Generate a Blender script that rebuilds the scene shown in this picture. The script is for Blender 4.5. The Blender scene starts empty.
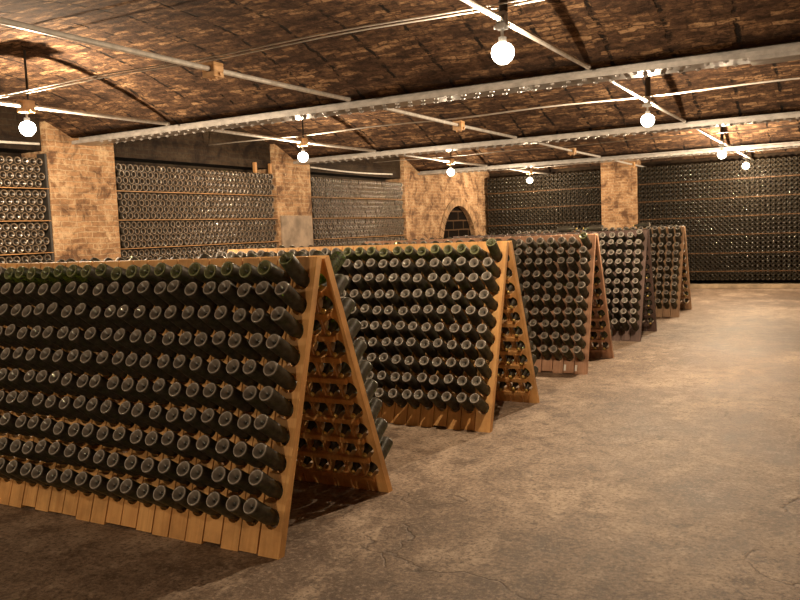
import bpy, bmesh, math, random
import numpy as np
from mathutils import Matrix, Vector

random.seed(7)
SC = bpy.context.scene
COL = SC.collection

# ------------------------------------------------------------------ camera
CAM = Matrix(((0.874786, -0.006268, 0.484470, 0.0),
              (0.482826, 0.093451, -0.870715, 0.0),
              (-0.039817, 0.995604, 0.084776, 1.7),
              (0, 0, 0, 1)))
cam_data = bpy.data.cameras.new('camera')
cam_data.sensor_width = 36.0
cam_data.lens = 36.0 * 807.87 / 800.0
cam_data.clip_end = 100
cam = bpy.data.objects.new('camera', cam_data)
COL.objects.link(cam)
cam.matrix_world = CAM
SC.camera = cam

# ------------------------------------------------------------------ world, exposure
W = bpy.data.worlds.new('world')
SC.world = W
W.use_nodes = True
W.node_tree.nodes['Background'].inputs[0].default_value = (1.0, 0.72, 0.45, 1)
W.node_tree.nodes['Background'].inputs[1].default_value = 0.02
SC.view_settings.view_transform = 'Standard'
SC.view_settings.look = 'None'
SC.view_settings.gamma = 1.0
SC.view_settings.use_curve_mapping = False
SC.view_settings.exposure = 0.0
SC.cycles.use_denoising = True
SC.cycles.max_bounces = 8
SC.cycles.diffuse_bounces = 5
SC.cycles.sample_clamp_indirect = 4.0

BULB_POWER = 440.0                     # watts of every bare bulb
BULB_COLOR = (1.0, 0.77, 0.52)
# two lines of lamps: x, then their y
LAMP_LINES = ((-7.12, (None, 0.3, 5.35, 10.0, 15.15, 19.86)),
              (-2.03, (-4.5, None, 5.2, 9.7, 16.0, 20.0)))

# ------------------------------------------------------------------ helpers
def link(name, me, mat=None, parent=None):
    o = bpy.data.objects.new(name, me)
    COL.objects.link(o)
    if mat is not None:
        for m in (mat if isinstance(mat, (list, tuple)) else [mat]):
            me.materials.append(m)
    if parent is not None:
        o.parent = parent
    return o

def from_bm(name, bm, mat=None, parent=None, smooth=False, uv=True):
    bm.normal_update()
    if uv:
        box_uv(bm)
    me = bpy.data.meshes.new(name)
    bm.to_mesh(me)
    bm.free()
    if smooth:
        me.polygons.foreach_set('use_smooth', [True] * len(me.polygons))
    return link(name, me, mat, parent)

def box_uv(bm):
    lay = bm.loops.layers.uv.verify()
    for f in bm.faces:
        n = f.normal
        ax = max(range(3), key=lambda i: abs(n[i]))
        for l in f.loops:
            c = l.vert.co
            l[lay].uv = (c.y, c.z) if ax == 0 else ((c.x, c.z) if ax == 1 else (c.x, c.y))

def add_box(bm, x0, x1, y0, y1, z0, z1, bev=0.0):
    r = bmesh.ops.create_cube(bm, size=1.0)
    bmesh.ops.scale(bm, vec=(x1 - x0, y1 - y0, z1 - z0), verts=r['verts'])
    bmesh.ops.translate(bm, vec=((x0 + x1) / 2, (y0 + y1) / 2, (z0 + z1) / 2), verts=r['verts'])
    if bev:
        es = list({e for v in r['verts'] for e in v.link_edges})
        bmesh.ops.bevel(bm, geom=es, offset=bev, segments=2, affect='EDGES')

def add_tube(bm, pts, r, seg=10):
    """closed round tube through pts"""
    rings = []
    n = len(pts)
    for i, p in enumerate(pts):
        p = Vector(p)
        d = (Vector(pts[min(i + 1, n - 1)]) - Vector(pts[max(i - 1, 0)])).normalized()
        a = d.cross(Vector((0.13, 0.21, 0.97)))
        if a.length < 0.2:
            a = d.cross(Vector((1, 0, 0)))
        a.normalize()
        b = d.cross(a)
        rings.append([bm.verts.new(p + r * (math.cos(t) * a + math.sin(t) * b))
                      for t in [2 * math.pi * k / seg for k in range(seg)]])
    for i in range(n - 1):
        for k in range(seg):
            bm.faces.new((rings[i][k], rings[i][(k + 1) % seg], rings[i + 1][(k + 1) % seg], rings[i + 1][k]))
    bm.faces.new(rings[0][::-1])
    bm.faces.new(rings[-1])
    bmesh.ops.recalc_face_normals(bm, faces=bm.faces[:])

def lathe_arrays(prof, seg):
    """profile [(r, z)] -> verts, faces, outward when prof runs base-to-neck on the outside"""
    vs, fs, rings = [], [], []
    for r, z in prof:
        if r < 1e-6:
            rings.append([len(vs)]); vs.append((0, 0, z))
        else:
            rings.append(list(range(len(vs), len(vs) + seg)))
            for k in range(seg):
                t = 2 * math.pi * k / seg
                vs.append((r * math.cos(t), r * math.sin(t), z))
    for A, B in zip(rings, rings[1:]):
        for k in range(seg):
            k2 = (k + 1) % seg
            if len(A) == 1:
                fs.append((A[0], B[k2], B[k]))
            elif len(B) == 1:
                fs.append((A[k], A[k2], B[0]))
            else:
                fs.append((A[k], A[k2], B[k2], B[k]))
    return vs, fs

def lathe_mesh(name, prof, seg, mat):
    vs, fs = lathe_arrays(prof, seg)
    me = bpy.data.meshes.new(name)
    me.from_pydata(vs, [], fs)
    me.polygons.foreach_set('use_smooth', [True] * len(fs))
    me.materials.append(mat)
    me.update()
    return me

def tag(o, label, cat, group=None, kind=None):
    o['label'] = label
    o['category'] = cat
    if group:
        o['group'] = group
    if kind:
        o['kind'] = kind
    return o

def empty(name, loc=(0, 0, 0)):
    o = bpy.data.objects.new(name, None)
    COL.objects.link(o)
    o.location = loc
    o.empty_display_size = 0.1
    return o

def struct(o):
    o['kind'] = 'structure'
    return o

ONES = ['', 'first', 'second', 'third', 'fourth', 'fifth', 'sixth', 'seventh', 'eighth', 'ninth', 'tenth', 'eleventh',
        'twelfth', 'thirteenth', 'fourteenth', 'fifteenth', 'sixteenth', 'seventeenth', 'eighteenth', 'nineteenth']
TENS = {2: ('twentieth', 'twenty'), 3: ('thirtieth', 'thirty'), 4: ('fortieth', 'forty'), 5: ('fiftieth', 'fifty'), 6: ('sixtieth', 'sixty'), 7: ('seventieth', 'seventy')}
def ordinal(n):
    if n < 20:
        return ONES[n]
    t, u = divmod(n, 10)
    return TENS[t][0] if u == 0 else TENS[t][1] + '-' + ONES[u]

# ------------------------------------------------------------------ node materials
class NT:
    def __init__(self, name):
        self.m = bpy.data.materials.new(name)
        self.m.use_nodes = True
        self.t = self.m.node_tree
        self.p = self.t.nodes['Principled BSDF']
        self.tc = self.t.nodes.new('ShaderNodeTexCoord')
    def n(self, typ, **kw):
        nd = self.t.nodes.new(typ)
        for k, v in kw.items():
            setattr(nd, k, v)
        return nd
    def set(self, nd, **kw):
        for k, v in kw.items():
            s = nd.inputs[k.replace('_', ' ')]
            if hasattr(v, 'is_linked') or hasattr(v, 'links'):
                self.t.links.new(v, s)
            else:
                s.default_value = v
    def link(self, a, b):
        self.t.links.new(a, b)
    def mapping(self, src, scale=(1, 1, 1), loc=(0, 0, 0), rot=(0, 0, 0)):
        mp = self.n('ShaderNodeMapping')
        self.link(src, mp.inputs['Vector'])
        mp.inputs['Scale'].default_value = scale
        mp.inputs['Location'].default_value = loc
        mp.inputs['Rotation'].default_value = rot
        return mp.outputs[0]
    def noise(self, vec, scale=5, detail=6, rough=0.55, dist=0.0):
        nd = self.n('ShaderNodeTexNoise')
        self.link(vec, nd.inputs['Vector'])
        nd.inputs['Scale'].default_value = scale
        nd.inputs['Detail'].default_value = detail
        nd.inputs['Roughness'].default_value = rough
        nd.inputs['Distortion'].default_value = dist
        return nd.outputs['Fac']
    def ramp(self, fac, stops, interp='LINEAR'):
        r = self.n('ShaderNodeValToRGB')
        r.color_ramp.interpolation = interp
        els = r.color_ramp.elements
        while len(els) < len(stops):
            els.new(0.5)
        for e, (p, c) in zip(els, stops):
            e.position = p
            e.color = c if len(c) == 4 else (*c, 1)
        self.link(fac, r.inputs[0])
        return r.outputs[0]
    def mix(self, fac, a, b, mode='MIX'):
        mx = self.n('ShaderNodeMix', data_type='RGBA', blend_type=mode)
        for s, v in ((mx.inputs[0], fac), (mx.inputs[6], a), (mx.inputs[7], b)):
            if hasattr(v, 'links'):
                self.link(v, s)
            elif isinstance(v, (int, float)):
                s.default_value = v
            else:
                s.default_value = (*v, 1) if len(v) == 3 else v
        return mx.outputs[2]
    def math(self, op, a, b=0.0, c=None):
        nd = self.n('ShaderNodeMath', operation=op)
        for s, v in zip(nd.inputs, (a, b, c)):
            if v is None:
                continue
            if hasattr(v, 'links'):
                self.link(v, s)
            else:
                s.default_value = v
        return nd.outputs[0]
    def bump(self, h, strength=0.5, dist=0.01):
        b = self.n('ShaderNodeBump')
        b.inputs['Strength'].default_value = strength
        b.inputs['Distance'].default_value = dist
        self.link(h, b.inputs['Height'])
        self.link(b.outputs[0], self.p.inputs['Normal'])
    def out(self, color=None, rough=None):
        if color is not None:
            if hasattr(color, 'links'):
                self.link(color, self.p.inputs['Base Color'])
            else:
                self.p.inputs['Base Color'].default_value = (*color, 1)
        if rough is not None:
            if hasattr(rough, 'links'):
                self.link(rough, self.p.inputs['Roughness'])
            else:
                self.p.inputs['Roughness'].default_value = rough
        return self.m

BW = [(0.0, (0, 0, 0)), (1.0, (1, 1, 1))]

def mat_floor():
    k = NT('concrete_floor')
    v = k.tc.outputs['Object']
    big = k.noise(v, 0.45, 6, 0.62, 0.2)
    mid = k.noise(k.mapping(v, (1.0, 0.7, 1), rot=(0, 0, 0.5)), 1.5, 12, 0.74, 0.15)
    med = k.noise(k.mapping(v, (1, 1, 1), (3, 8, 0)), 6.0, 10, 0.78, 0.1)
    fine = k.noise(v, 38, 8, 0.8)
    c = k.ramp(big, [(0.36, (0.15, 0.102, 0.068)), (0.5, (0.265, 0.19, 0.132)), (0.64, (0.38, 0.285, 0.205))])
    c = k.mix(k.ramp(mid, [(0.38, (0.9,) * 3), (0.49, (0, 0, 0))]), c, (0.105, 0.068, 0.044))
    c2 = k.mix(k.ramp(mid, [(0.52, (0, 0, 0)), (0.61, (0.85,) * 3)]), c, (0.50, 0.385, 0.285))
    c2 = k.mix(k.ramp(med, [(0.38, (0.9,) * 3), (0.49, (0, 0, 0))]), c2, (0.105, 0.068, 0.044))
    c2 = k.mix(k.ramp(med, [(0.53, (0, 0, 0)), (0.66, (0.7,) * 3)]), c2, (0.50, 0.385, 0.285))
    c3 = k.mix(k.ramp(fine, [(0.40, (0.95,) * 3), (0.49, (0, 0, 0))]), c2, (0.085, 0.055, 0.036))
    c3 = k.mix(k.ramp(fine, [(0.53, (0, 0, 0)), (0.64, (0.6,) * 3)]), c3, (0.56, 0.44, 0.33))
    pits = k.noise(k.mapping(v, (1, 0.6, 1)), 9, 3, 0.8, 0.4)
    c4 = k.mix(k.ramp(pits, [(0.29, (0.85, 0.85, 0.85)), (0.335, (0, 0, 0))]), c3, (0.07, 0.045, 0.03))
    vo = k.n('ShaderNodeTexVoronoi', feature='DISTANCE_TO_EDGE')
    wob = k.n('ShaderNodeVectorMath', operation='ADD')
    nz = k.n('ShaderNodeTexNoise'); k.link(v, nz.inputs['Vector']); nz.inputs['Scale'].default_value = 2.2; nz.inputs['Detail'].default_value = 7
    sc = k.n('ShaderNodeVectorMath', operation='SCALE'); k.link(nz.outputs['Color'], sc.inputs[0]); sc.inputs['Scale'].default_value = 0.9
    k.link(v, wob.inputs[0]); k.link(sc.outputs[0], wob.inputs[1]); k.link(wob.outputs[0], vo.inputs['Vector'])
    vo.inputs['Scale'].default_value = 0.42
    cr = k.math('MULTIPLY', k.ramp(vo.outputs['Distance'], [(0.0, (0.8,) * 3), (0.006, (0, 0, 0))]),
                k.ramp(k.noise(v, 0.9, 4), [(0.50, (0, 0, 0)), (0.55, (0.9,) * 3)]))
    c5 = k.mix(cr, c4, (0.06, 0.04, 0.028))
    h = k.math('ADD', k.math('MULTIPLY', mid, 1.4), k.math('MULTIPLY', fine, 0.4))
    h = k.math('SUBTRACT', h, k.math('MULTIPLY', cr, 0.6))
    h = k.math('ADD', h, k.math('MULTIPLY', med, 0.5))
    k.bump(h, 0.5, 0.025)
    k.p.inputs['Specular IOR Level'].default_value = 0.5
    return k.out(c5, k.ramp(mid, [(0.3, (0.5,) * 3), (0.7, (0.68,) * 3)]))

def brick_nodes(k, uv, bw, bh, c1, c2, mortar, msize=0.012, warp=0.012):
    b = k.n('ShaderNodeTexBrick')
    nz = k.n('ShaderNodeTexNoise'); k.link(uv, nz.inputs['Vector']); nz.inputs['Scale'].default_value = 5.0; nz.inputs['Detail'].default_value = 3
    sub = k.n('ShaderNodeVectorMath', operation='SUBTRACT'); k.link(nz.outputs['Color'], sub.inputs[0]); sub.inputs[1].default_value = (0.5, 0.5, 0.5)
    sc = k.n('ShaderNodeVectorMath', operation='SCALE'); k.link(sub.outputs[0], sc.inputs[0]); sc.inputs['Scale'].default_value = warp * 2
    ad = k.n('ShaderNodeVectorMath', operation='ADD'); k.link(uv, ad.inputs[0]); k.link(sc.outputs[0], ad.inputs[1])
    k.link(ad.outputs[0], b.inputs['Vector'])
    b.inputs['Color1'].default_value = (*c1, 1); b.inputs['Color2'].default_value = (*c2, 1); b.inputs['Mortar'].default_value = (*mortar, 1)
    b.inputs['Scale'].default_value = 1.0
    b.inputs['Mortar Size'].default_value = msize
    b.inputs['Mortar Smooth'].default_value = 0.3
    b.inputs['Bias'].default_value = 0.0
    b.inputs['Brick Width'].default_value = bw
    b.inputs['Row Height'].default_value = bh
    return b

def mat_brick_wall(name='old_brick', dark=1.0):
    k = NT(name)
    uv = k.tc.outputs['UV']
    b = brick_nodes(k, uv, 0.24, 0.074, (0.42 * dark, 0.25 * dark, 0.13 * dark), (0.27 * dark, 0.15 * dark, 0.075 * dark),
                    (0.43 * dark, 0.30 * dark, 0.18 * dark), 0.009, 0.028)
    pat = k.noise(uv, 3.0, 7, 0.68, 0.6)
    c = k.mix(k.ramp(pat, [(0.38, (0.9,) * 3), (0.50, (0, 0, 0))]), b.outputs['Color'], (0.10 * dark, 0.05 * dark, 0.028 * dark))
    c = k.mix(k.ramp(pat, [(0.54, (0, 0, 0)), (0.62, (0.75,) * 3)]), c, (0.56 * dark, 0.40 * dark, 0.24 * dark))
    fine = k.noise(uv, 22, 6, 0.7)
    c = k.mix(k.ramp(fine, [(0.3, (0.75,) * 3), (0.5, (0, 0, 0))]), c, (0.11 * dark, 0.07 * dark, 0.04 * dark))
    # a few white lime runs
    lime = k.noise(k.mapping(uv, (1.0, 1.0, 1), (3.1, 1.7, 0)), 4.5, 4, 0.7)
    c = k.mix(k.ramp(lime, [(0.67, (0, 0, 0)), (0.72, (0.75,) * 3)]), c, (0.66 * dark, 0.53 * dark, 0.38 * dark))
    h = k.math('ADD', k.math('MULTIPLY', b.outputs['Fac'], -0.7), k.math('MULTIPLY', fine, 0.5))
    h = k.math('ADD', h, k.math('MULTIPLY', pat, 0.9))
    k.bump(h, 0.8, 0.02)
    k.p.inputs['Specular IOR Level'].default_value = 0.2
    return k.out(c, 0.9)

def mat_vault():
    k = NT('vault_brick')
    uv = k.tc.outputs['UV']          # u along the beams, v along the arc
    b = brick_nodes(k, uv, 0.21, 0.066, (0, 0, 0), (1, 1, 1), (0.25, 0.25, 0.25), 0.008, 0.06)
    pat = k.noise(k.mapping(uv, (1.0, 1.5, 1)), 2.2, 9, 0.74, 0.3)
    med = k.noise(k.mapping(uv, (1.0, 1.8, 1), (4, 9, 0)), 7.0, 8, 0.76, 0.2)
    sel = k.math('ADD', k.math('MULTIPLY', b.outputs['Color'], 0.22),
                 k.math('ADD', k.math('MULTIPLY', pat, 0.62), k.math('MULTIPLY', med, 0.62)))
    c = k.ramp(sel, [(0.56, (0.03, 0.016, 0.010)), (0.67, (0.075, 0.040, 0.023)), (0.77, (0.13, 0.072, 0.039)), (0.83, (0.24, 0.138, 0.072)), (0.92, (0.42, 0.265, 0.145))])
    c = k.mix(k.ramp(med, [(0.38, (0.9,) * 3), (0.48, (0, 0, 0))]), c, (0.024, 0.014, 0.009))
    fine = k.noise(k.mapping(uv, (1, 1.7, 1)), 24, 7, 0.78)
    c = k.mix(k.ramp(fine, [(0.36, (0.85,) * 3), (0.5, (0, 0, 0))]), c, (0.03, 0.018, 0.012))
    c = k.mix(k.ramp(fine, [(0.58, (0, 0, 0)), (0.74, (0.5,) * 3)]), c, (0.42, 0.28, 0.16))
    # open seams between the courses, running across the vault and broken up
    sep = k.n('ShaderNodeSeparateXYZ'); k.link(uv, sep.inputs[0])
    wob = k.math('MULTIPLY', k.math('SUBTRACT', k.noise(uv, 3.0, 6, 0.7), 0.5), 0.16)
    fr = k.math('FRACT', k.math('DIVIDE', k.math('ADD', sep.outputs[0], wob), 0.52))
    d = k.math('ABSOLUTE', k.math('SUBTRACT', fr, 0.5))
    brk = k.ramp(k.noise(k.mapping(uv, (1.7, 2.2, 1), (5, 2, 0)), 2.6, 5, 0.7), [(0.47, (0, 0, 0)), (0.53, (1, 1, 1))])
    seam = k.math('MULTIPLY', k.ramp(d, [(0.0, (1, 1, 1)), (0.026, (1, 1, 1)), (0.042, (0, 0, 0))]), brk)
    c = k.mix(seam, c, (0.012, 0.008, 0.006))
    h = k.math('ADD', k.math('MULTIPLY', b.outputs['Fac'], -0.4), k.math('MULTIPLY', fine, 0.6))
    h = k.math('ADD', h, k.math('MULTIPLY', pat, 0.8))
    h = k.math('SUBTRACT', h, k.math('MULTIPLY', seam, 1.2))
    k.bump(h, 0.9, 0.025)
    k.p.inputs['Specular IOR Level'].default_value = 0.2
    return k.out(c, 0.92)

def mat_wood(name, light, dark, seed=0.0, pitch=0.13):
    k = NT(name)
    v = k.tc.outputs['Object']
    sep = k.n('ShaderNodeSeparateXYZ'); k.link(v, sep.inputs[0])
    idx = k.math('FLOOR', k.math('DIVIDE', sep.outputs[0], pitch))
    wn = k.n('ShaderNodeTexWhiteNoise', noise_dimensions='1D'); k.link(k.math('ADD', idx, seed), wn.inputs['W'])
    off = k.n('ShaderNodeCombineXYZ'); k.link(wn.outputs['Value'], off.inputs[2])
    ad = k.n('ShaderNodeVectorMath', operation='ADD'); k.link(v, ad.inputs[0])
    sc = k.n('ShaderNodeVectorMath', operation='SCALE'); k.link(off.outputs[0], sc.inputs[0]); sc.inputs['Scale'].default_value = 7.0
    k.link(sc.outputs[0], ad.inputs[1])
    g = k.noise(k.mapping(ad.outputs[0], (34, 34, 2.2)), 1.0, 6, 0.6, 0.8)
    st = k.noise(v, 3.0, 5, 0.6)
    c = k.mix(k.ramp(g, [(0.3, (1, 1, 1)), (0.7, (0, 0, 0))]), light, dark)
    c = k.mix(k.math('MULTIPLY', wn.outputs['Value'], 0.45), c, dark)
    c = k.mix(k.ramp(st, [(0.35, (0.6,) * 3), (0.55, (0, 0, 0))]), c, tuple(x * 0.45 for x in dark))
    k.bump(g, 0.25, 0.004)
    k.p.inputs['Specular IOR Level'].default_value = 0.3
    return k.out(c, 0.6)

def glass_mix(name, glass, dust_fac, dust_color, grough):
    """green bottle glass under a film of cellar dust"""
    k = NT(name)
    k.p.inputs['Specular IOR Level'].default_value = 0.5
    k.p.inputs['Roughness'].default_value = 0.42
    g = k.n('ShaderNodeBsdfGlass')
    g.inputs['Color'].default_value = (*glass, 1)
    g.inputs['Roughness'].default_value = grough
    g.inputs['IOR'].default_value = 1.5
    mx = k.n('ShaderNodeMixShader')
    k.link(g.outputs[0], mx.inputs[1])
    k.link(k.p.outputs[0], mx.inputs[2])
    k.link(mx.outputs[0], k.t.nodes['Material Output'].inputs['Surface'])
    n1 = k.noise(k.tc.outputs['Object'], 22, 5, 0.6)
    lo, hi = dust_fac
    k.link(k.ramp(n1, [(0.35, (lo,) * 3), (0.65, (hi,) * 3)]), mx.inputs[0])
    k.p.inputs['Base Color'].default_value = (*dust_color, 1)
    return k

def mat_glass():
    return glass_mix('dark_bottle_glass', (0.15, 0.24, 0.06), (0.3, 0.6), (0.115, 0.097, 0.076), 0.08).m

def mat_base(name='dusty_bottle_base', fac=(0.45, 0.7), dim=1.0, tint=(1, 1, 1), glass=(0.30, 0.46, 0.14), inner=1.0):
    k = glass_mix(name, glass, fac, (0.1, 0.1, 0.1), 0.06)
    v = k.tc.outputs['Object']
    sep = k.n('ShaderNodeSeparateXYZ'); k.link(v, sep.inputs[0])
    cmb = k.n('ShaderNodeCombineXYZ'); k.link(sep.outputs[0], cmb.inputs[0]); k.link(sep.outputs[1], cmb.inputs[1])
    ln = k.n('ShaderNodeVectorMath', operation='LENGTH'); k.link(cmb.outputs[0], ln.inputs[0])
    # rim highlight painted as a pale ring, push-up darker towards the middle
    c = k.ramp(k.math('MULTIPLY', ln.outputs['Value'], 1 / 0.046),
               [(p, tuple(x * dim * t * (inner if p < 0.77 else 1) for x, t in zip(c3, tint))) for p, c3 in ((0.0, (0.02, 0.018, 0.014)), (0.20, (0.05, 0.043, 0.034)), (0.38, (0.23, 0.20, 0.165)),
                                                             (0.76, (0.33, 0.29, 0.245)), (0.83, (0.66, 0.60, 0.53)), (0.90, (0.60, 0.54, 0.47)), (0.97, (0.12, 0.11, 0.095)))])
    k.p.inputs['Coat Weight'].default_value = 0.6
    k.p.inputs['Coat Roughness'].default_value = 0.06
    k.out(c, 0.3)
    return k.m

def mat_plain(name, color, rough=0.6, metal=0.0, var=0.25, scale=20):
    k = NT(name)
    n1 = k.noise(k.tc.outputs['Object'], scale, 5, 0.6)
    c = k.mix(k.ramp(n1, [(0.35, (1, 1, 1)), (0.65, (0, 0, 0))]), color, tuple(x * (1 - var) for x in color))
    k.p.inputs['Metallic'].default_value = metal
    return k.out(c, rough)

def mat_bulb():
    """clear envelope of a burning bulb: lets the filament's light through and glows"""
    k = NT('glowing_bulb_glass')
    tr = k.n('ShaderNodeBsdfTransparent')
    em = k.n('ShaderNodeEmission')
    em.inputs['Color'].default_value = (1.0, 0.86, 0.68, 1)
    em.inputs['Strength'].default_value = 9.0
    ad = k.n('ShaderNodeAddShader')
    k.link(tr.outputs[0], ad.inputs[0]); k.link(em.outputs[0], ad.inputs[1])
    k.link(ad.outputs[0], k.t.nodes['Material Output'].inputs['Surface'])
    k.t.nodes.remove(k.p)
    return k.m

M_FLOOR = mat_floor()
M_BRICK = mat_brick_wall('old_brick')
M_DARKBRICK = mat_brick_wall('near_black_brick', 0.07)  # same brick, colour scaled down to near black
M_VAULT = mat_vault()
M_WOODS = [mat_wood('orange_pine', (0.84, 0.50, 0.19), (0.60, 0.30, 0.10), 0),
           mat_wood('golden_pine', (0.84, 0.51, 0.20), (0.60, 0.30, 0.105), 40),
           mat_wood('rosy_wood', (0.60, 0.36, 0.23), (0.36, 0.185, 0.105), 80),
           mat_wood('grey_brown_wood', (0.16, 0.10, 0.082), (0.075, 0.045, 0.036), 120),
           mat_wood('tan_wood', (0.52, 0.34, 0.20), (0.31, 0.18, 0.10), 160)]
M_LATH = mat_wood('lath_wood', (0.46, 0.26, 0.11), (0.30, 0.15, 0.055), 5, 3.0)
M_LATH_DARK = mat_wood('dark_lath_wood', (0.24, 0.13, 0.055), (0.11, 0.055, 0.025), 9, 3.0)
M_GLASS = mat_glass()
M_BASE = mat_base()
M_GLASS_GREEN = glass_mix('backlit_green_glass', (0.30, 0.46, 0.10), (0.25, 0.5), (0.10, 0.10, 0.06), 0.05).m  # light shining through top-row bottles, put into the glass colour
M_BASE_GREEN = mat_base('backlit_green_base', (0.35, 0.65), 0.8, (0.85, 1.0, 0.6), (0.5, 0.85, 0.2))  # green backlight of the top row tinted into the base colour
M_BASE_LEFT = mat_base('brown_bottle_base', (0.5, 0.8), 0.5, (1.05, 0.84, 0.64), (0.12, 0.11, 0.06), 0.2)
M_BASE_FAR = mat_base('dark_bottle_base', (0.12, 0.28), 0.5, (1.0, 0.85, 0.65), (0.10, 0.10, 0.06), 0.2)  # darker base colour, used along the far wall
M_CAP = mat_plain('crown_cap_brass', (0.75, 0.55, 0.18), 0.35, 0.6)
M_STEEL = mat_plain('pale_painted_steel', (0.33, 0.305, 0.28), 0.33, 0.0, 0.4, 9)
M_ROD = mat_plain('bare_steel_rod', (0.72, 0.69, 0.64), 0.35, 0.3, 0.3, 14)
M_IRON = mat_plain('dark_iron', (0.03, 0.025, 0.02), 0.6)
M_BOX = mat_plain('tan_plastic', (0.62, 0.37, 0.17), 0.5)
M_SOCKET = mat_plain('grey_socket', (0.40, 0.38, 0.34), 0.5)
M_PLASTER = mat_plain('grey_plaster', (0.33, 0.25, 0.18), 0.9, 0, 0.5, 4)
M_STONE = mat_plain('stone_kerb', (0.42, 0.32, 0.21), 0.85, 0, 0.5, 6)
M_CHALK = mat_plain('chalk', (0.85, 0.82, 0.76), 0.9, 0, 0.1)
M_BULB = mat_bulb()

# ------------------------------------------------------------------ the room
X_PIER, X_BACK, X_RIGHT = -8.90, -9.40, 3.6
Y_FAR, Y_REAR = 21.0, -7.2
BEAM_Y = (-7.1, -2.25, 2.6, 7.48, 12.33, 17.25)
SPRING, RISE = 3.085, 0.555

bm = bmesh.new()
add_box(bm, X_BACK - 0.3, X_RIGHT + 0.3, Y_REAR - 0.3, Y_FAR + 0.8, -0.3, 0.0)
struct(from_bm('floor', bm, M_FLOOR))

bm = bmesh.new()
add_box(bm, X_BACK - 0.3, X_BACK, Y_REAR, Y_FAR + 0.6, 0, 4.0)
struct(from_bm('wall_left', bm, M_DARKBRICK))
for y0, y1 in ((Y_REAR, 2.15), (3.25, 6.94), (8.02, 11.64), (12.70, 16.43)):     # near-black lunettes above the stacks
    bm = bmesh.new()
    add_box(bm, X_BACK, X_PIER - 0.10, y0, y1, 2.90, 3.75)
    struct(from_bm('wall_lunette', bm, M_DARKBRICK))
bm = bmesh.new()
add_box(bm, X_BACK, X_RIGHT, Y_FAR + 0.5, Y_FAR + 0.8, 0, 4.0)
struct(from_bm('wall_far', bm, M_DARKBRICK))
bm = bmesh.new()
add_box(bm, X_RIGHT, X_RIGHT + 0.3, Y_REAR, Y_FAR + 0.6, 0, 4.0)
struct(from_bm('wall_right', bm, M_BRICK))
bm = bmesh.new()
add_box(bm, X_BACK, X_RIGHT, Y_REAR - 0.3, Y_REAR, 0, 4.0)
struct(from_bm('wall_rear', bm, M_BRICK))

# brick vaults, one shallow arch from beam to beam
def vault_z(t):            # t in -1..1 across the span
    hs = 2.28
    R = (hs * hs + RISE * RISE) / (2 * RISE)
    return SPRING + RISE - R + math.sqrt(R * R - (hs * t) ** 2)
bm = bmesh.new()
lay = bm.loops.layers.uv.verify()
spans = [(BEAM_Y[i], BEAM_Y[i + 1]) for i in range(5)] + [(17.25, 21.9)]
NX, NY = 60, 28
for y0, y1 in spans:
    rng = random.Random(int(y0 * 10))
    grid = []
    arc = [0.0]
    zs = []
    for j in range(NY + 1):
        t = -1 + 2 * j / NY
        zs.append((y0 + 0.14 + (y1 - y0 - 0.28) * (t + 1) / 2, vault_z(t)))
        if j:
            arc.append(arc[-1] + math.dist(zs[-1], zs[-2]))
    for i in range(NX + 1):
        x = X_BACK - 0.1 + (X_RIGHT + 0.2 - X_BACK) * i / NX
        grid.append([bm.verts.new((x, zs[j][0], zs[j][1] + (rng.uniform(-.006, .006) if 0 < j < NY else 0))) for j in range(NY + 1)])
    for i in range(NX):
        for j in range(NY):
            f = bm.faces.new((grid[i][j], grid[i][j + 1], grid[i + 1][j + 1], grid[i + 1][j]))
            for l, (a, b) in zip(f.loops, ((i, j), (i, j + 1), (i + 1, j + 1), (i + 1, j))):
                l[lay].uv = (grid[a][b].co.x, arc[b] + y0 * 3.3)
bm.normal_update()
geo = bmesh.ops.extrude_face_region(bm, geom=bm.faces[:])
bmesh.ops.translate(bm, vec=(0, 0, 0.25), verts=[g for g in geo['geom'] if isinstance(g, bmesh.types.BMVert)])
bmesh.ops.recalc_face_normals(bm, faces=bm.faces[:])
struct(from_bm('ceiling', bm, M_VAULT, smooth=True, uv=False))

# riveted steel beams
for y in BEAM_Y:
    bm = bmesh.new()
    add_box(bm, X_PIER - 0.3, X_RIGHT + 0.1, y - 0.15, y + 0.15, 3.005, 3.050, 0.004)    # lower flange
    add_box(bm, X_PIER - 0.3, X_RIGHT + 0.1, y - 0.03, y + 0.03, 3.050, 3.20)            # web
    if 7 < y < 8:
        add_box(bm, -0.72, X_RIGHT, y - 0.15, y + 0.10, 2.975, 3.004, 0.003)             # cover board at the aisle end
    n = 0
    x = X_PIER + 0.5
    while x < X_RIGHT - 0.1 and y > 0:
        for s in (-1, 1):
            r = bmesh.ops.create_icosphere(bm, subdivisions=1, radius=0.020)
            bmesh.ops.scale(bm, vec=(1.3, 1.2, 1.0), verts=r['verts'])
            bmesh.ops.translate(bm, vec=(x + (0.05 if s > 0 else 0), y + s * 0.10, 3.004), verts=r['verts'])
        x += 0.15
    o = struct(from_bm('ceiling_beam', bm, M_STEEL))

# brick piers of the left wall and the one of the far wall
def pier(name, x0, x1, y0, y1, z1=3.55):
    bm = bmesh.new()
    add_box(bm, x0, x1, y0, y1, 0, z1)
    return struct(from_bm(name, bm, M_BRICK))
PIERS = ((2.15, 3.25), (6.94, 8.02), (11.64, 12.70))
for y0, y1 in PIERS:
    pier('brick_pillar', X_BACK, X_PIER, y0, y1)
pier('brick_pillar', -5.60, -4.68, Y_FAR, Y_FAR + 0.5)
# plaster patch at the foot of the second pier
bm = bmesh.new()
add_box(bm, X_PIER, X_PIER + 0.03, 11.70, 12.66, 0, 2.06, 0.008)
struct(from_bm('trim_1', bm, M_PLASTER))

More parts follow.
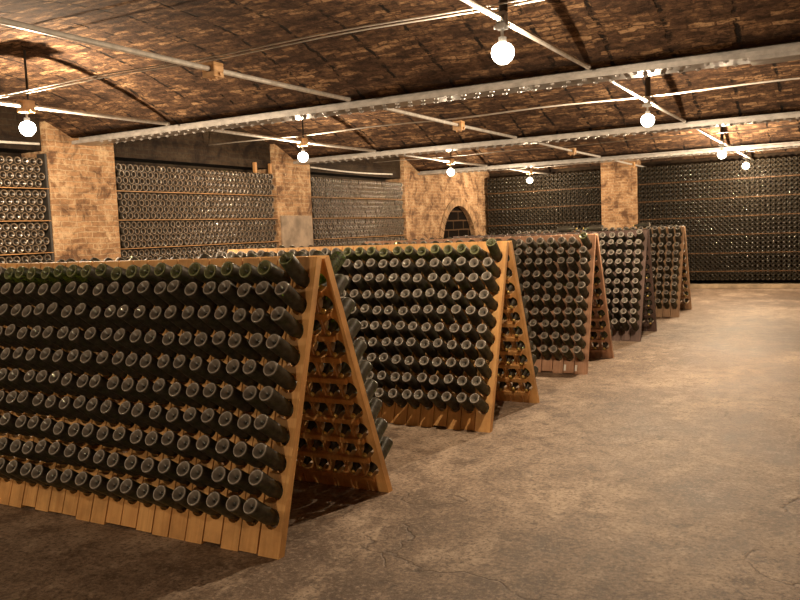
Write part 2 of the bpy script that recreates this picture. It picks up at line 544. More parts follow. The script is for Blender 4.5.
# end wall with the arched niche
def arch_wall():
    y0, y1, z1 = 16.43, Y_FAR + 0.5, 3.55
    yc, hw, zs, rise = 19.33, 1.06, 1.05, 1.25
    N = 24
    bm = bmesh.new()
    arcp = [(yc - hw, 0.0)] + [(yc - hw * math.cos(math.pi * i / N), zs + rise * math.sin(math.pi * i / N) ** 0.9) for i in range(N + 1)] + [(yc + hw, 0.0)]
    def P(x, y, z): return bm.verts.new((x, y, z))
    front = [P(X_PIER, y, z) for y, z in arcp]
    back = [P(X_PIER - 0.12, y, z) for y, z in arcp]
    # outer outline points matched to the arch points
    outer = []
    for i, (y, z) in enumerate(arcp):
        if i == 0: outer.append((y0, 0.0))
        elif i == len(arcp) - 1: outer.append((y1, 0.0))
        else:
            f = (i - 1) / N
            a = math.pi * f
            dy, dz = -math.cos(a), math.sin(a)
            s = 1e9
            if dy < -1e-6: s = min(s, (y0 - yc) / dy)
            if dy > 1e-6: s = min(s, (y1 - yc) / dy)
            if dz > 1e-6: s = min(s, (z1 - zs) / dz)
            outer.append((yc + dy * s, zs + dz * s))
    ov = [P(X_PIER, y, z) for y, z in outer]
    for i in range(len(arcp) - 1):
        bm.faces.new((front[i], front[i + 1], ov[i + 1], ov[i]))
        bm.faces.new((front[i + 1], front[i], back[i], back[i + 1]))
    # corner fillers
    cl = [k for k in range(len(outer) - 1) if abs(outer[k][0] - y0) < 1e-6 and abs(outer[k + 1][0] - y0) > 1e-6][0]
    bm.faces.new((ov[cl], ov[cl + 1], P(X_PIER, y0, z1)))
    cr = [k for k in range(len(outer) - 1) if abs(outer[k][0] - y1) > 1e-6 and abs(outer[k + 1][0] - y1) < 1e-6][0]
    bm.faces.new((ov[cr], ov[cr + 1], P(X_PIER, y1, z1)))
    # side return at the bay
    bm.faces.new((P(X_PIER, y0, 0), P(X_PIER, y0, z1), P(X_BACK, y0, z1), P(X_BACK, y0, 0)))
    bmesh.ops.remove_doubles(bm, verts=bm.verts[:], dist=1e-5)
    bmesh.ops.recalc_face_normals(bm, faces=bm.faces[:])
    struct(from_bm('wall_end', bm, M_BRICK))
    # voussoir ring round the opening
    bm = bmesh.new()
    nv = 21
    for i in range(nv):
        a0, a1 = math.pi * (i + 0.06) / nv, math.pi * (i + 0.94) / nv
        q = []
        for a, e in ((a0, 0.0), (a1, 0.0), (a1, 0.2), (a0, 0.2)):
            q.append((yc - (hw + e) * math.cos(a), zs + (rise + e) * math.sin(a) ** 0.9))
        f = [bm.verts.new((X_PIER + 0.025, y, z)) for y, z in q]
        b = [bm.verts.new((X_PIER - 0.05, y, z)) for y, z in q]
        bm.faces.new(f)
        for j in range(4):
            bm.faces.new((f[j], f[(j + 1) % 4], b[(j + 1) % 4], b[j]))
    bmesh.ops.recalc_face_normals(bm, faces=bm.faces[:])
    struct(from_bm('trim_2', bm, mat_plain('arch_brick', (0.40, 0.245, 0.125), 0.9, 0, 0.6, 5)))
    # dark blocks closing the niche
    k = NT('dark_block_wall')
    b = brick_nodes(k, k.tc.outputs['UV'], 0.62, 0.24, (0.007, 0.0045, 0.003), (0.005, 0.0035, 0.0025), (0.06, 0.036, 0.021), 0.02)
    k.p.inputs['Specular IOR Level'].default_value = 0.05
    k.out(b.outputs['Color'], 0.95)
    bm = bmesh.new()
    add_box(bm, X_PIER - 0.3, X_PIER - 0.11, yc - hw - 0.1, yc + hw + 0.1, 0, 2.5)
    struct(from_bm('wall_niche', bm, k.m))
arch_wall()

# stone kerb under the far stacks
bm = bmesh.new()
add_box(bm, -4.68, X_RIGHT, Y_FAR - 0.10, Y_FAR + 0.45, 0, 0.10, 0.012)
struct(from_bm('baseboard_far', bm, M_STONE))

# ------------------------------------------------------------------ tie rods, conduits, lamps
ROD_X = (-7.12, -4.56, -2.03, 0.5)
VAULT_NAME = {0: 'the vault behind the viewer', 2: 'the nearest vault', 3: 'the second vault', 4: 'the third vault', 5: 'the farthest vault'}
def rod_z(t):
    return 3.088 - 0.008 * math.sin(math.pi * t)
LINE_NAME = ('beside the left wall', 'midway between the two lamp lines', 'in the lamp line over the aisle', 'beyond the aisle')
for si, (y0, y1) in enumerate(spans):
    if si < 2:
        continue
    ye = min(y1, Y_FAR + 0.75)
    for xi, x in enumerate(ROD_X):
        bm = bmesh.new()
        pts = [(x, y0 + 0.20 + (ye - y0 - 0.4) * t, rod_z(t)) for t in [i / 10 for i in range(11)]]
        add_tube(bm, pts, 0.021, 10)
        for yy in (y0 + 0.225, ye - 0.225):
            add_tube(bm, [(x, yy - 0.02, 3.088), (x, yy + 0.02, 3.088)], 0.025, 6)
        o = from_bm('tie_rod', bm, M_ROD, smooth=False)
        tag(o, f'pale steel tie rod across {VAULT_NAME[si]}, {LINE_NAME[xi]}', 'tie rod', 'tie rods between the beams')

WIRE_Y = {2: 5.2, 3: 10.0, 4: 15.1, 5: 19.95}
for si, y in WIRE_Y.items():
    for w, dy in enumerate((-0.05, 0.06)):
        bm = bmesh.new()
        pts = []
        nseg = 30
        for i in range(nseg + 1):
            x = X_PIER + (X_RIGHT - X_PIER) * i / nseg
            near = min(abs(x - rx) for rx in ROD_X)
            pts.append((x, y + dy, 3.165 + 0.02 * min(near, 1.2) + 0.008 * w))
        add_tube(bm, pts, 0.006, 6)
        o = from_bm('conduit', bm, M_ROD)
        tag(o, f'thin pale conduit over the rods of {VAULT_NAME[si]}, {"nearer" if w == 0 else "farther"} of its pair', 'conduit', 'thin conduits under the vaults')
for (y0, y1, nm) in ((3.3, 6.85, 'end bay'), (12.75, 15.9, 'third bay')):
    bm = bmesh.new()
    add_tube(bm, [(X_PIER - 0.02, y0 + (y1 - y0) * i / 10, 2.975 - 0.03 * math.sin(math.pi * i / 10)) for i in range(11)], 0.016, 8)
    o = from_bm('wall_pipe', bm, M_ROD)
    tag(o, 'pale pipe above the stacked bottles ' + ('left of the nearest pier' if y0 < 5 else 'right of the plastered pier'), 'pipe', 'pipes over the stacks')

def bulb_mesh():
    bm = bmesh.new()
    prof = [(0, -0.080), (0.03, -0.075), (0.057, -0.055), (0.074, -0.025), (0.078, 0.0), (0.072, 0.028), (0.055, 0.050), (0.03, 0.062), (0.024, 0.07)]
    vs, fs = lathe_arrays(prof, 24)
    me = bpy.data.meshes.new('bulb_glass')
    me.from_pydata(vs, [], fs)
    me.polygons.foreach_set('use_smooth', [True] * len(fs))
    me.materials.append(M_BULB)
    me.update()
    return me
ME_BULB = bulb_mesh()

def junction_geom(w=0.065, h=0.06):
    """box clamped round the rod, open where the rod runs through"""
    bm = bmesh.new()
    add_box(bm, -w, w, -h, h, 0.024, 0.050, 0.005)
    add_box(bm, -w, w, -h, h, -0.066, -0.024, 0.005)
    add_box(bm, -w, -0.025, -h, h, -0.026, 0.026, 0.005)
    add_box(bm, 0.025, w, -h, h, -0.026, 0.026, 0.005)
    for x in (-w - 0.02, w - 0.01):
        add_tube(bm, [(x, 0, -0.045), (x + 0.03, 0, -0.045)], 0.014, 8)
    return bm

proto = None
def make_lamp(x, y):
    """pendant: hanger rod from the vault, junction box under the tie rod, socket, bulb. Origin on the rod axis."""
    global proto
    t = -1 + 2 * ((y - 2.6) % 4.86) / 4.86
    if proto is None:
        proto = {}
        proto['junction_box'] = junction_geom()
        o = from_bm('junction_box', proto['junction_box'], M_BOX); proto['junction_box'] = o.data
        bpy.data.objects.remove(o)
        o = from_bm('rod_clamp', junction_geom(0.036, 0.03), M_SOCKET); proto['rod_clamp'] = o.data
        bpy.data.objects.remove(o)
        bm = bmesh.new()
        add_tube(bm, [(0, 0, -0.064), (0, 0, -0.12)], 0.010, 8)
        add_tube(bm, [(0, 0, -0.115), (0, 0, -0.155)], 0.027, 12)
        o = from_bm('socket', bm, M_SOCKET); proto['socket'] = o.data
        bpy.data.objects.remove(o)
        bm = bmesh.new()
        add_tube(bm, [(0.0, 0.03, 0.055), (0.0, 0.03, 0.55)], 0.012, 8)
        o = from_bm('hanger_rod', bm, M_IRON); proto['hanger_rod'] = o.data
        bpy.data.objects.remove(o)
    r = empty('pendant_lamp', (x, y, 3.080))
    if x > -4:                       # small pale clamp instead of the tan box
        link('rod_clamp', proto['rod_clamp'], None, r)
    else:
        link('junction_box', proto['junction_box'], None, r)
    link('socket', proto['socket'], None, r)
    b = link('bulb', ME_BULB, None, r)
    b.location = (0, 0, -0.215)
    ld = bpy.data.lights.new('filament', 'POINT')
    ld.energy = BULB_POWER * (1.25 if y < 0 else 0.4 if y < 4 else 0.45 if (x > -4 and y < 6) else (0.62 if x < -4 else 1.0) if y > 9 else 0.95)   # the nearest aisle bulb is a weaker one
    ld.color = BULB_COLOR
    ld.shadow_soft_size = 0.015
    lo = bpy.data.objects.new('filament', ld)
    COL.objects.link(lo)
    lo.parent = r
    lo.location = (0, 0, -0.215)
    h = link('hanger_rod', proto['hanger_rod'], None, r)
    if x > -4:
        h.scale = (2.6, 1.0, 1.0)
    return r
for xi, (x, lamp_ys) in enumerate(LAMP_LINES):
    for yi, y in enumerate(lamp_ys):
        if y is None:
            continue
        r = make_lamp(x, y)
        if y > 4:
            dist = ('nearest', 'second', 'third', 'farthest')[yi - 2]
            line = 'near the left wall' if xi == 0 else 'over the aisle'
            tag(r, f'lit bare bulb pendant, {dist} in the lamp line {line}', 'lamp', 'bare bulb lamps under the tie rods')
        else:
            tag(r, f'lit bare bulb pendant behind the viewer, {"left" if xi == 0 else "aisle"} line, {"second" if yi else "rear"} place', 'lamp', 'bare bulb lamps under the tie rods')
for si, y in ((2, 5.2), (3, 10.0), (4, 15.1), (5, 19.95)):
    bm = junction_geom()
    for dx in (-0.03, 0.03):
        add_tube(bm, [(dx, 0, -0.062), (dx, 0, -0.085)], 0.012, 8)
    o = from_bm('junction_box', bm, M_BOX)
    o.location = (-4.56, y, 3.080)
    tag(o, f'tan junction box without a lamp on the middle rod of {VAULT_NAME[si]}', 'junction box', 'junction boxes without lamps')

# ------------------------------------------------------------------ bottles
def bottle_profiles(r):
    s = r / 0.0455
    base = [(0, .027), (.009, .024), (.022, .014), (.033, .004), (.037, .0008), (.040, 0), (.0435, .002), (.0455, .008)]
    body = [(.0455, .008), (.0455, .09), (.0455, .165), (.0445, .182), (.0385, .205), (.029, .23), (.020, .25), (.0158, .272), (.015, .292)]
    capp = [(.015, .286), (.0175, .287), (.0175, .296), (.015, .303), (0, .305)]
    return [[(a * s, z if i else z) for a, z in p] for i, p in enumerate((base, body, capp))]
PB, PO, PC = bottle_profiles(0.0455)
ME_BODY = lathe_mesh('riddling_bottle', PO, 20, M_GLASS)
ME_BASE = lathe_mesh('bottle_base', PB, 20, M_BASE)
ME_CAP = lathe_mesh('crown_cap', PC, 12, M_CAP)
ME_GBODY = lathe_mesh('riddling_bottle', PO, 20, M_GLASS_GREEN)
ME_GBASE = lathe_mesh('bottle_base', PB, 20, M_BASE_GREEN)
WB_R = 0.0520
QB, QO, QC = bottle_profiles(WB_R)
ME_WBODY = lathe_mesh('stacked_bottle', QO, 14, M_GLASS)
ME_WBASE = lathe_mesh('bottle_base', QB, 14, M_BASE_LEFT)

def low_arrays(pb, po, pc, seg):
    parts = [([pb[i] for i in (0, 2, 3, 5, 7)], 1), ([po[i] for i in (0, 2, 4, 6, 8)], 0)]
    if pc:
        parts.append(([pc[i] for i in (1, 2, 4)], 2))
    V, F, MI = [], [], []
    for p, mi in parts:
        vs, fs = lathe_arrays(p, seg)
        o = len(V)
        V += vs
        F += [tuple(i + o for i in f) for f in fs]
        MI += [mi] * len(fs)
    return np.array(V), F, MI

def mass(name, mats, low, far=None):
    """all the bottles of `mats` as one mesh"""
    V, F, MI = low
    nv = len(V)
    tri = np.array([list(f) + [f[-1]] * (4 - len(f)) for f in F])
    allv = np.concatenate([V @ np.array(m.to_3x3()).T + np.array(m.translation) for m in mats])
    me = bpy.data.meshes.new(name)
    lens = np.array([len(f) for f in F])
    flat = np.concatenate([np.array(f) for f in F])
    n = len(mats)
    loops = (flat[None, :] + (np.arange(n) * nv)[:, None]).ravel()
    lt = np.tile(lens, n)
    me.vertices.add(nv * n)
    me.vertices.foreach_set('co', allv.ravel())
    me.loops.add(len(loops))
    me.loops.foreach_set('vertex_index', loops.astype(np.int32))
    me.polygons.add(len(lt))
    me.polygons.foreach_set('loop_start', np.concatenate([[0], np.cumsum(lt)[:-1]]).astype(np.int32))
    mi = np.tile(np.array(MI), n)
    if far is not None:                       # darker bases on the far wall
        mi = mi + 2 * np.repeat(np.array(far, dtype=int), len(MI)) * (mi == 1)
    me.polygons.foreach_set('material_index', mi.astype(np.int32))
    me.polygons.foreach_set('use_smooth', np.ones(len(lt), dtype=bool))
    # local coordinates carried along so that every bottle keeps its own ring pattern
    at = me.attributes.new('local', 'FLOAT_VECTOR', 'POINT')
    at.data.foreach_set('vector', np.tile(V, (n, 1)).ravel().astype(np.float32))
    me.update(calc_edges=True)
    me.validate()
    return me

def mass_material(src, name):
    """the same material reading the carried local coordinates"""
    m = src.copy()
    m.name = name
    t = m.node_tree
    a = t.nodes.new('ShaderNodeAttribute')
    a.attribute_name = 'local'
    for l in list(t.links):
        if l.from_node.type == 'TEX_COORD' and l.from_socket.name == 'Object':
            t.links.new(a.outputs['Vector'], l.to_socket)
    return m
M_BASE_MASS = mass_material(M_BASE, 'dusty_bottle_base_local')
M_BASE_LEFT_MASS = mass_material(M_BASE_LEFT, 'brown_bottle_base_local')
M_BASE_FAR_MASS = mass_material(M_BASE_FAR, 'dark_bottle_base_local')

# ------------------------------------------------------------------ riddling racks
NCOL, NROW = 24, 10
PITCH, RPITCH, R1 = 0.13, 0.1455, 0.20
XRS = (-2.615, -2.595, -2.575, -2.575, -2.585)
XR = -2.59                                   # open end of every rack
SLOPE = 1.648
THICK = 0.05
HOLE = 0.052

def panel_mesh():
    """slatted board: local x along the rack (0 at the middle), y thickness inwards, z up the slope"""
    bm = bmesh.new()
    rng = random.Random(3)
    L = PITCH * (NCOL - 1)
    NS = 16
    for c in range(NCOL):
        xc = -L / 2 + c * PITCH
        x0, x1 = xc - PITCH / 2 + 0.0045, xc + PITCH / 2 - 0.0045
        if c == 0: x0 = xc - 0.080
        if c == NCOL - 1: x1 = xc + 0.080
        zb = rng.choice((0.0, 0.0, 0.008, 0.016, 0.02)) if 0 < c < NCOL - 1 else 0.0
        zt = SLOPE - rng.uniform(0, 0.004)
        dy = rng.uniform(0, 0.003)
        cuts = [zb] + [R1 + RPITCH * (k - 0.5) for k in range(NROW + 1)] + [zt]
        def quad(a, b, c_, d):
            bm.faces.new((a, b, c_, d))
        rows = []
        for z in cuts:
            rows.append([bm.verts.new((x, y, z)) for x, y in ((x0, dy), (x1, dy), (x1, THICK), (x0, THICK))])
        for k in range(len(cuts) - 1):
            A, B = rows[k], rows[k + 1]
            quad(A[1], A[2], B[2], B[1])
            quad(A[3], A[0], B[0], B[3])
            if k == 0 or k == len(cuts) - 2:
                quad(A[0], A[1], B[1], B[0])
                quad(A[2], A[3], B[3], B[2])
                continue
            zc = R1 + RPITCH * (k - 1)
            hx = xc
            rings = []
            for y in (dy, THICK):
                ring = []
                for s in range(NS):
                    a = 2 * math.pi * (s + 0.5) / NS
                    ring.append(bm.verts.new((hx + HOLE * math.cos(a), y, zc + HOLE * 1.08 * math.sin(a))))
                rings.append(ring)
            for s in range(NS):
                s2 = (s + 1) % NS
                bm.faces.new((rings[0][s], rings[0][s2], rings[1][s2], rings[1][s]))
            for ring, cor in ((rings[0], (B[1], B[0], A[0], A[1])), (rings[1], (B[2], B[3], A[3], A[2]))):
                # corner q sits at 45+90q degrees; ring verts 4q..4q+3 belong to quadrant q
                q4 = NS // 4
                for q in range(4):
                    for s in range(q4 - 1):
                        bm.faces.new((cor[q], ring[(q * q4 + s) % NS], ring[(q * q4 + s + 1) % NS]))
                    bm.faces.new((cor[q], ring[(q * q4 + q4 - 1) % NS], ring[(q * q4 + q4) % NS], cor[(q + 1) % 4]))
        quad(rows[0][0], rows[0][1], rows[0][2], rows[0][3])
        quad(rows[-1][0], rows[-1][1], rows[-1][2], rows[-1][3])
    bmesh.ops.recalc_face_normals(bm, faces=bm.faces[:])
    me = bpy.data.meshes.new('slatted_panel')
    bm.to_mesh(me); bm.free()
    return me
ME_PANEL = panel_mesh()
RACK_W = PITCH * (NCOL - 1) + 0.16
def batten_mesh(h, t):
    bm = bmesh.new()
    add_box(bm, -RACK_W / 2 + 0.07, RACK_W / 2 - 0.07, 0, t, -h / 2, h / 2, 0.003)
    me = bpy.data.meshes.new('batten'); bm.to_mesh(me); bm.free()
    return me
ME_BATTEN = batten_mesh(0.038, 0.028)
ME_RIDGE = batten_mesh(0.03, 0.024)
for m in (ME_PANEL, ME_BATTEN, ME_RIDGE):
    m.materials.append(M_WOODS[0])

def own_wood(o, mat):
    o.material_slots[0].link = 'OBJECT'
    o.material_slots[0].material = mat
    return o

#        front foot, apex middle, back foot (y)
RACKS = [(3.27, 3.82, 4.50), (6.11, 6.68, 7.36), (8.89, 9.43, 10.13), (11.60, 12.25, 12.78), (14.66, 15.36, 16.04)]
RACK_TOP = 1.58
RACK_NAME = ('nearest', 'second', 'third', 'fourth', 'farthest')
RACK_LOOK = ('orange pine A-frame riddling rack full of dark bottles, nearest and largest of the row',
             'golden pine A-frame riddling rack, second in the row behind the nearest one',
             'pinkish brown A-frame riddling rack, third in the row, chalk strokes at its foot',
             'dark grey brown A-frame riddling rack with bottles lying on top, fourth in row',
             'tan A-frame riddling rack at the end of the row by the far wall')
AP = 0.060                                   # half of the ridge width
bottle_spots = []                             # (key, matrix)

def side_matrix(ri, side):
    yf, ya, yb = RACKS[ri]
    xm = XRS[ri] - RACK_W / 2
    if side == 'f':
        run = (ya - AP) - yf
        return Matrix.Translation((xm, yf, 0.0)) @ Matrix.Rotation(-math.atan2(run, RACK_TOP), 4, 'X') @ Matrix.Diagonal((1, 1, math.hypot(run, RACK_TOP) / SLOPE, 1))
    run = yb - (ya + AP)
    return (Matrix.Translation((xm, yb, 0.0)) @ Matrix.Rotation(math.pi, 4, 'Z') @ Matrix.Rotation(-math.atan2(run, RACK_TOP), 4, 'X')
            @ Matrix.Diagonal((1, 1, math.hypot(run, RACK_TOP) / SLOPE, 1)))

for ri in range(5):
    root = empty('riddling_rack', (XRS[ri] - RACK_W / 2, RACKS[ri][1], 0))
    tag(root, RACK_LOOK[ri], 'riddling rack', 'riddling racks along the aisle')
    wood = M_WOODS[ri]
    for side in 'fb':
        Mx = side_matrix(ri, side)
        loc = Matrix.Translation(-root.location) @ Mx
        p = own_wood(link('front_panel' if side == 'f' else 'back_panel', ME_PANEL, None, root), wood)
        p.matrix_local = loc
        for k in range(NROW + 1):
            b = own_wood(link('batten', ME_BATTEN, None, p), wood)
            b.location = (0, THICK, R1 + RPITCH * (k - 0.5))
        if ri == 2 and side == 'f':
            for c in (NCOL - 3, NCOL - 2):
                bm = bmesh.new()
                xx = -PITCH * (NCOL - 1) / 2 + (c + 0.5) * PITCH + 0.02
                add_box(bm, xx - 0.012, xx + 0.012, -0.002, 0.0035, 0.035, 0.105)
                ch = from_bm('chalk_mark', bm, M_CHALK, p)
                ch['label'] = 'short white chalk stroke'
        # bottles of this side
        rng = random.Random(100 * ri + (side == 'b'))
        Minv = Mx.inverted()
        rowth = [rng.uniform(-2, 2) for _ in range(NROW)]
        for c in range(NCOL):
            for k in range(NROW):          # k = 0 is the top row
                v = R1 + RPITCH * (NROW - 1 - k)
                x = -PITCH * (NCOL - 1) / 2 + c * PITCH
                hole = Mx @ Vector((x, 0.0, v))
                th = 35 + rowth[k] + rng.uniform(-3, 3) - (2 if k == 1 else 0)
                if k == 0:
                    th = (21 if side == 'f' else 34) + rng.uniform(-3, 4)
                    if c == NCOL - 1 and side == 'f': th = 42 if ri < 2 else 36
                    if ri == 4: th = 42 + rng.uniform(-2, 2)
                if k == 1 and ri == 4: th = 42 + rng.uniform(-2, 2)
                Ln = 0.195 + rng.uniform(-0.010, 0.010)
                yaw = rng.uniform(-3, 3)
                sgn = 1 if side == 'f' else -1
                d = Vector((math.sin(math.radians(yaw)), sgn * math.cos(math.radians(th)), -math.sin(math.radians(th)))).normalized()
                q = d.to_track_quat('Z', 'Y')
                base = hole - d * Ln + Vector((0, 0, 0.004))
                bottle_spots.append(((ri, side, c, k), Matrix.Translation(base) @ q.to_matrix().to_4x4() @ Matrix.Rotation(rng.uniform(0, 6.28), 4, 'Z')))
    # ridge strip that joins the two panels
    r = own_wood(link('ridge_strip', ME_RIDGE, None, root), wood)
    r.location = (0, -0.012, 1.545)

RACK_KEEP = '0b0:0,1,2,3,4,5,6,7,8,9;0f10:0,1,2,3,4,5,6,7,8,9;0f11:0,1,2,3,4,5,6,7,8,9;0f12:0,1,2,3,4,5,6,7,8,9;0f13:0,1,2,3,4,5,6,7,8,9;0f14:0,1,2,3,4,5,6,7,8,9;0f15:0,1,2,3,4,5,6,7,8,9;0f16:0,1,2,3,4,5,6,7,8,9;0f17:0,1,2,3,4,5,6,7,8,9;0f18:0,1,2,3,4,5,6,7,8,9;0f19:0,1,2,3,4,5,6,7,8,9;0f20:0,1,2,3,4,5,6,7,8,9;0f21:0,1,2,3,4,5,6,7,8,9;0f22:0,1,2,3,4,5,6,7,8,9;0f23:0,1,2,3,4,5,6,7,8,9;0f5:0,1,2,3;0f6:0,1,2,3,4,5,6;0f7:0,1,2,3,4,5,6,7,8,9;0f8:0,1,2,3,4,5,6,7,8,9;0f9:0,1,2,3,4,5,6,7,8,9;1f12:0,1;1f13:0,1,2,3,4;1f14:0,1,2,3,4,5;1f15:0,1,2,3,4,5,6,7;1f16:0,1,2,3,4,5,6,7,8,9;1f17:0,1,2,3,4,5,6,7,8,9;1f18:0,1,2,3,4,5,6,7,8,9;1f19:0,1,2,3,4,5,6,7,8,9;1f20:0,1,2,3,4,5,6,7,8,9;1f21:0,1,2,3,4,5,6,7,8,9;1f22:0,1,2,3,4,5,6,7,8,9;1f23:0,1,2,3,4,5,6,7,8,9;2f18:4;2f20:2;2f21:2;2f22:2,4;2f23:0,4,7'   #@RACK
WALL_KEEP = 'a0:0,1,2,3,4,5;a1:0,1,2,3,4;a10:0,1,2,3,4,5;a11:0,1,2,3,4,5;a12:0,1,2,3,4,5,6;a2:0,1,2,3,4,5;a3:0,1,2,3,4;a4:0,1,2,3,4,5;a5:0,1,2,3,4,5;a6:0,1,2,3,4,5;a7:0,1,2,3,4,5;a8:0,1,2,3,4,5;a9:0,1,2,3,4,5;b0:0,1,2,3,4,5,6,7,9,10,12,13,14,15,16,19,26;b1:0,1,2,3,4,5,6,7,8,9,10,12,13,16,20;b10:0,1,2,3,4,6,7,8,9,10,12,13,15,16,18;b11:0,1,2,3,4,5,6,7,8,9,11,12,13,16,21;b12:0,1,2,3,4,5,7,8,9,10,11,12,13,15,18;b2:0,1,2,3,4,5,6,7,8,9,10,11,12,15,16;b3:0,1,2,3,4,5,6,7,8,9,10,11,12,13,14,15,16,17,19,20,27;b4:0,1,2,3,4,5,6,7,8,9,11,12,13,14,16,17,18,23;b5:0,1,2,3,4,5,6,7,8,10,11,12,13,15,17,24;b6:0,1,2,3,4,5,6,7,8,9,10,11,13,14,16,17,20;b7:0,1,2,3,4,5,6,7,8,9,10,11,12,13,14,15,16,17,18,20,21,24;b8:0,1,2,3,4,5,6,7,8,9,10,11,12,13,14,16,19,20,21,23,25;b9:0,1,2,3,4,5,6,7,8,9,10,11,12,14,16,23'   #@WALL

def keepset(spec):
    out = set()
    for part in spec.split(';') if spec else ():
        head, body = part.split(':')
        for item in body.split(','):
            out.add((head, item))
    return out

def rack_id(key):
    ri, side, c, k = key
    return (f'{ri}{side}{c}', str(k))

kr = keepset(RACK_KEEP)
rest = []
for key, mx in bottle_spots:
    if rack_id(key) not in kr:
        rest.append(mx)
        continue
    ri, side, c, k = key
    top = k == 0
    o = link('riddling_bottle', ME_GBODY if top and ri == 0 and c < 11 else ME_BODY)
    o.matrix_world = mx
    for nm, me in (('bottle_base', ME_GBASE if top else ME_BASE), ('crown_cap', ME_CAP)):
        link(nm, me, None, o)
    fromend = NCOL - c if side == 'f' else c + 1
    where = 'in' if side == 'f' else 'on far side of'
    tag(o, f'{"green-based" if top else "dark"} bottle {where} {RACK_NAME[ri]} riddling rack, {ordinal(k + 1)} row down, {ordinal(fromend)} from aisle end',
        'bottle', f'bottles in the {RACK_NAME[ri]} rack')
if rest:
    me = mass('riddling_bottles', rest, low_arrays(PB, PO, PC, 12))
    o = link('riddling_bottles', me, [M_GLASS, M_BASE_MASS, M_CAP])
    tag(o, 'all the smaller and hidden dark bottles filling the riddling racks', 'bottles', None, 'stuff')

# bottles lying on top of the fourth and farthest racks
for ri, xs, lab in ((3, (-3.25, -3.95), None), (4, (-3.2,), None)):
    for i, x in enumerate(xs):
        o = link('lying_bottle', ME_BODY)
        o.matrix_world = Matrix.Translation((x, RACKS[ri][1], 1.585 + 0.0455)) @ Matrix.Rotation(math.radians(-90 if i == 0 else 90), 4, 'Y')
        for nm, me in (('bottle_base', ME_BASE), ('crown_cap', ME_CAP)):
            link(nm, me, None, o)
        tag(o, f'dark bottle lying flat on top of the {RACK_NAME[ri]} rack' + ('' if len(xs) == 1 else (', closer to the aisle' if i == 0 else ', farther from the aisle')), 'bottle', 'bottles lying on rack tops')

# ------------------------------------------------------------------ wall stacks with laths
LATHS = {'y': [2.415 - 0.405 * k for k in range(7)], 'x': [2.63 - 0.444 * k for k in range(7)]}
wall_spots = []
def stack(tag_, p0, p1, axis, face, into, pitch, stagger):
    """bottles from p0 to p1 along axis, bases at `face`, necks pointing along `into`"""
    n = int((abs(p1 - p0) - 0.02) / pitch)
    rng = random.Random(hash(tag_) % 1000 if False else len(tag_) * 17 + int(abs(p0) * 10))
    sg = 1 if p1 > p0 else -1
    row = 0
    bases = [z + 0.008 for z in LATHS[axis]]
    for tier in range(7):
        for rr in range(4):
            dz = 0.0915 if stagger else 0.1075
            rad = WB_R
            z = bases[tier] + rad + dz * (3 - rr) + 0.001
            shift = (0.5 if (stagger and rr % 2) else 0.0)
            for c in range(n - (1 if shift else 0)):
                a = p0 + sg * (rad + 0.012 + (c + shift) * pitch + rng.uniform(-.0006, .0006))
                out = rng.uniform(-0.012, 0.012)
                if axis == 'y':
                    loc = Vector((face + out, a, z))
                else:
                    loc = Vector((a, face + out, z))
                d = (Vector(into) + Vector((rng.uniform(-.002, .002), rng.uniform(-.002, .002), rng.uniform(0, .002)))).normalized()
                q = d.to_track_quat('Z', 'Y')
                if z > rad + (0.1 if axis == 'x' else 0):
                    wall_spots.append(((tag_, row, c), Matrix.Translation(loc) @ q.to_matrix().to_4x4() @ Matrix.Rotation(rng.uniform(0, 6.28), 4, 'Z')))
            row += 1
FACE_L = X_PIER - 0.015
FACE_F = Y_FAR + 0.02
BAYS = (('a', 6.905, 3.27, 'y', FACE_L, (-1, 0, 0), 0.107, True),
        ('b', 8.03, 11.64, 'y', FACE_L, (-1, 0, 0), 0.1078, True),
        ('c', 12.73, 16.41, 'y', FACE_L, (-1, 0, 0), 0.107, True),
        ('d', -5.62, -8.88, 'x', FACE_F, (0, 1, 0), 0.113, False),
        ('e', -4.66, 3.55, 'x', FACE_F, (0, 1, 0), 0.113, False))
BAY_NAME = {'a': 'left of the nearest brick pier', 'b': 'between the two nearest brick piers', 'c': 'right of the plastered pier',
            'd': 'between arch and far pier', 'e': 'right of the far pier'}
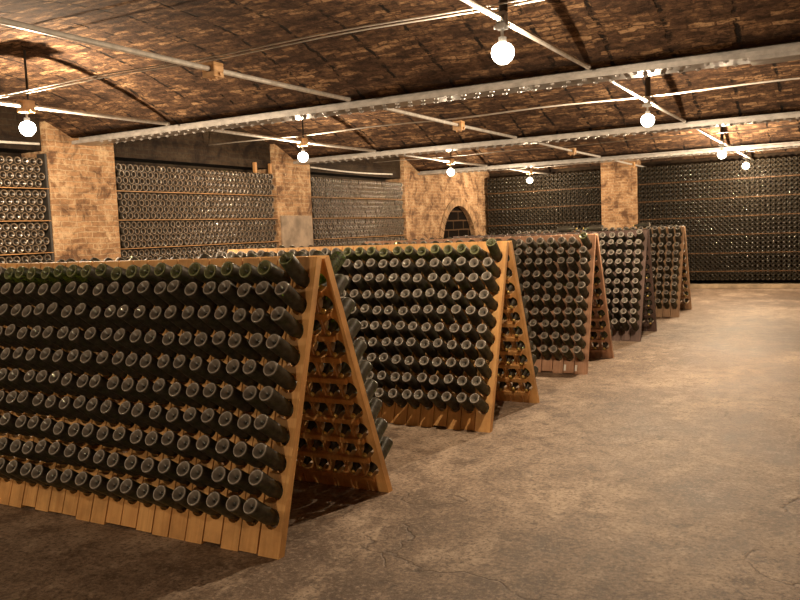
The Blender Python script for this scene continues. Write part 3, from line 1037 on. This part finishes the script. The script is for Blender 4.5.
for b in BAYS:
    stack(*b)
    tg, p0, p1, axis, face = b[:5]
    lo, hi = min(p0, p1), max(p0, p1)
    for k, z in enumerate(LATHS[axis][:6]):
        bm = bmesh.new()
        if axis == 'y':
            add_box(bm, face - 0.25, face + 0.022, lo - 0.02, hi + 0.02, z - 0.004, z + 0.0065)
        else:
            add_box(bm, lo - 0.02, hi + 0.02, face - 0.004, face + 0.25, z - 0.004, z + 0.0075)
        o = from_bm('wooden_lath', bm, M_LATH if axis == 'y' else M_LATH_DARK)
        tag(o, f'thin orange wooden lath between bottle rows {BAY_NAME[tg]}, {ordinal(k + 1)} from top', 'lath', 'laths in the wall stacks')

kw = keepset(WALL_KEEP)
PIERSAY = {'a': 'dusty bottle stacked left of nearest brick pier', 'b': 'dusty bottle stacked right of nearest brick pier',
           'c': 'dusty bottle stacked right of plastered pier', 'd': 'dusty bottle stacked left of far pier', 'e': 'dusty bottle stacked right of far pier'}
rest, far = [], []
for (tg, row, c), mx in wall_spots:
    wid = (f'{tg}{row}', str(c))
    if wid not in kw:
        rest.append(mx)
        far.append(tg in 'de')
        continue
    o = link('stacked_bottle', ME_WBODY)
    o.matrix_world = mx
    link('bottle_base', ME_WBASE, None, o)
    tag(o, f'{PIERSAY[tg]}, {ordinal(row + 1)} row down, {ordinal(c + 1)} from it', 'bottle', f'bottles stacked {BAY_NAME[tg]}')
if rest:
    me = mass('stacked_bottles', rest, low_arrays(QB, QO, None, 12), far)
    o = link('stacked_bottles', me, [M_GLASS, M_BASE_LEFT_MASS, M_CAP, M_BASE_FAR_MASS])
    tag(o, 'the smaller and hidden dusty bottles stacked along the left and far walls', 'bottles', None, 'stuff')

# small wooden blocks standing on the stack between the two nearest piers
for i, y in enumerate((11.12, 11.54)):
    bm = bmesh.new()
    add_box(bm, FACE_L - 0.05, FACE_L + 0.0, y - 0.03, y + 0.03, 2.803, 2.98, 0.004)
    o = from_bm('wooden_block', bm, M_LATH)
    tag(o, 'small upright wooden block on the stack, ' + ('away from the plastered pier' if i == 0 else 'beside the plastered pier'), 'block', 'blocks on the stack')

# dark upright post closing the nearest stack against the pier
bm = bmesh.new()
add_box(bm, X_PIER - 0.16, X_PIER - 0.005, 6.902, 6.937, 0.0, 2.86, 0.003)
o = from_bm('stack_post', bm, M_IRON)
tag(o, 'dark upright post at the end of the stack left of the nearest pier', 'post')
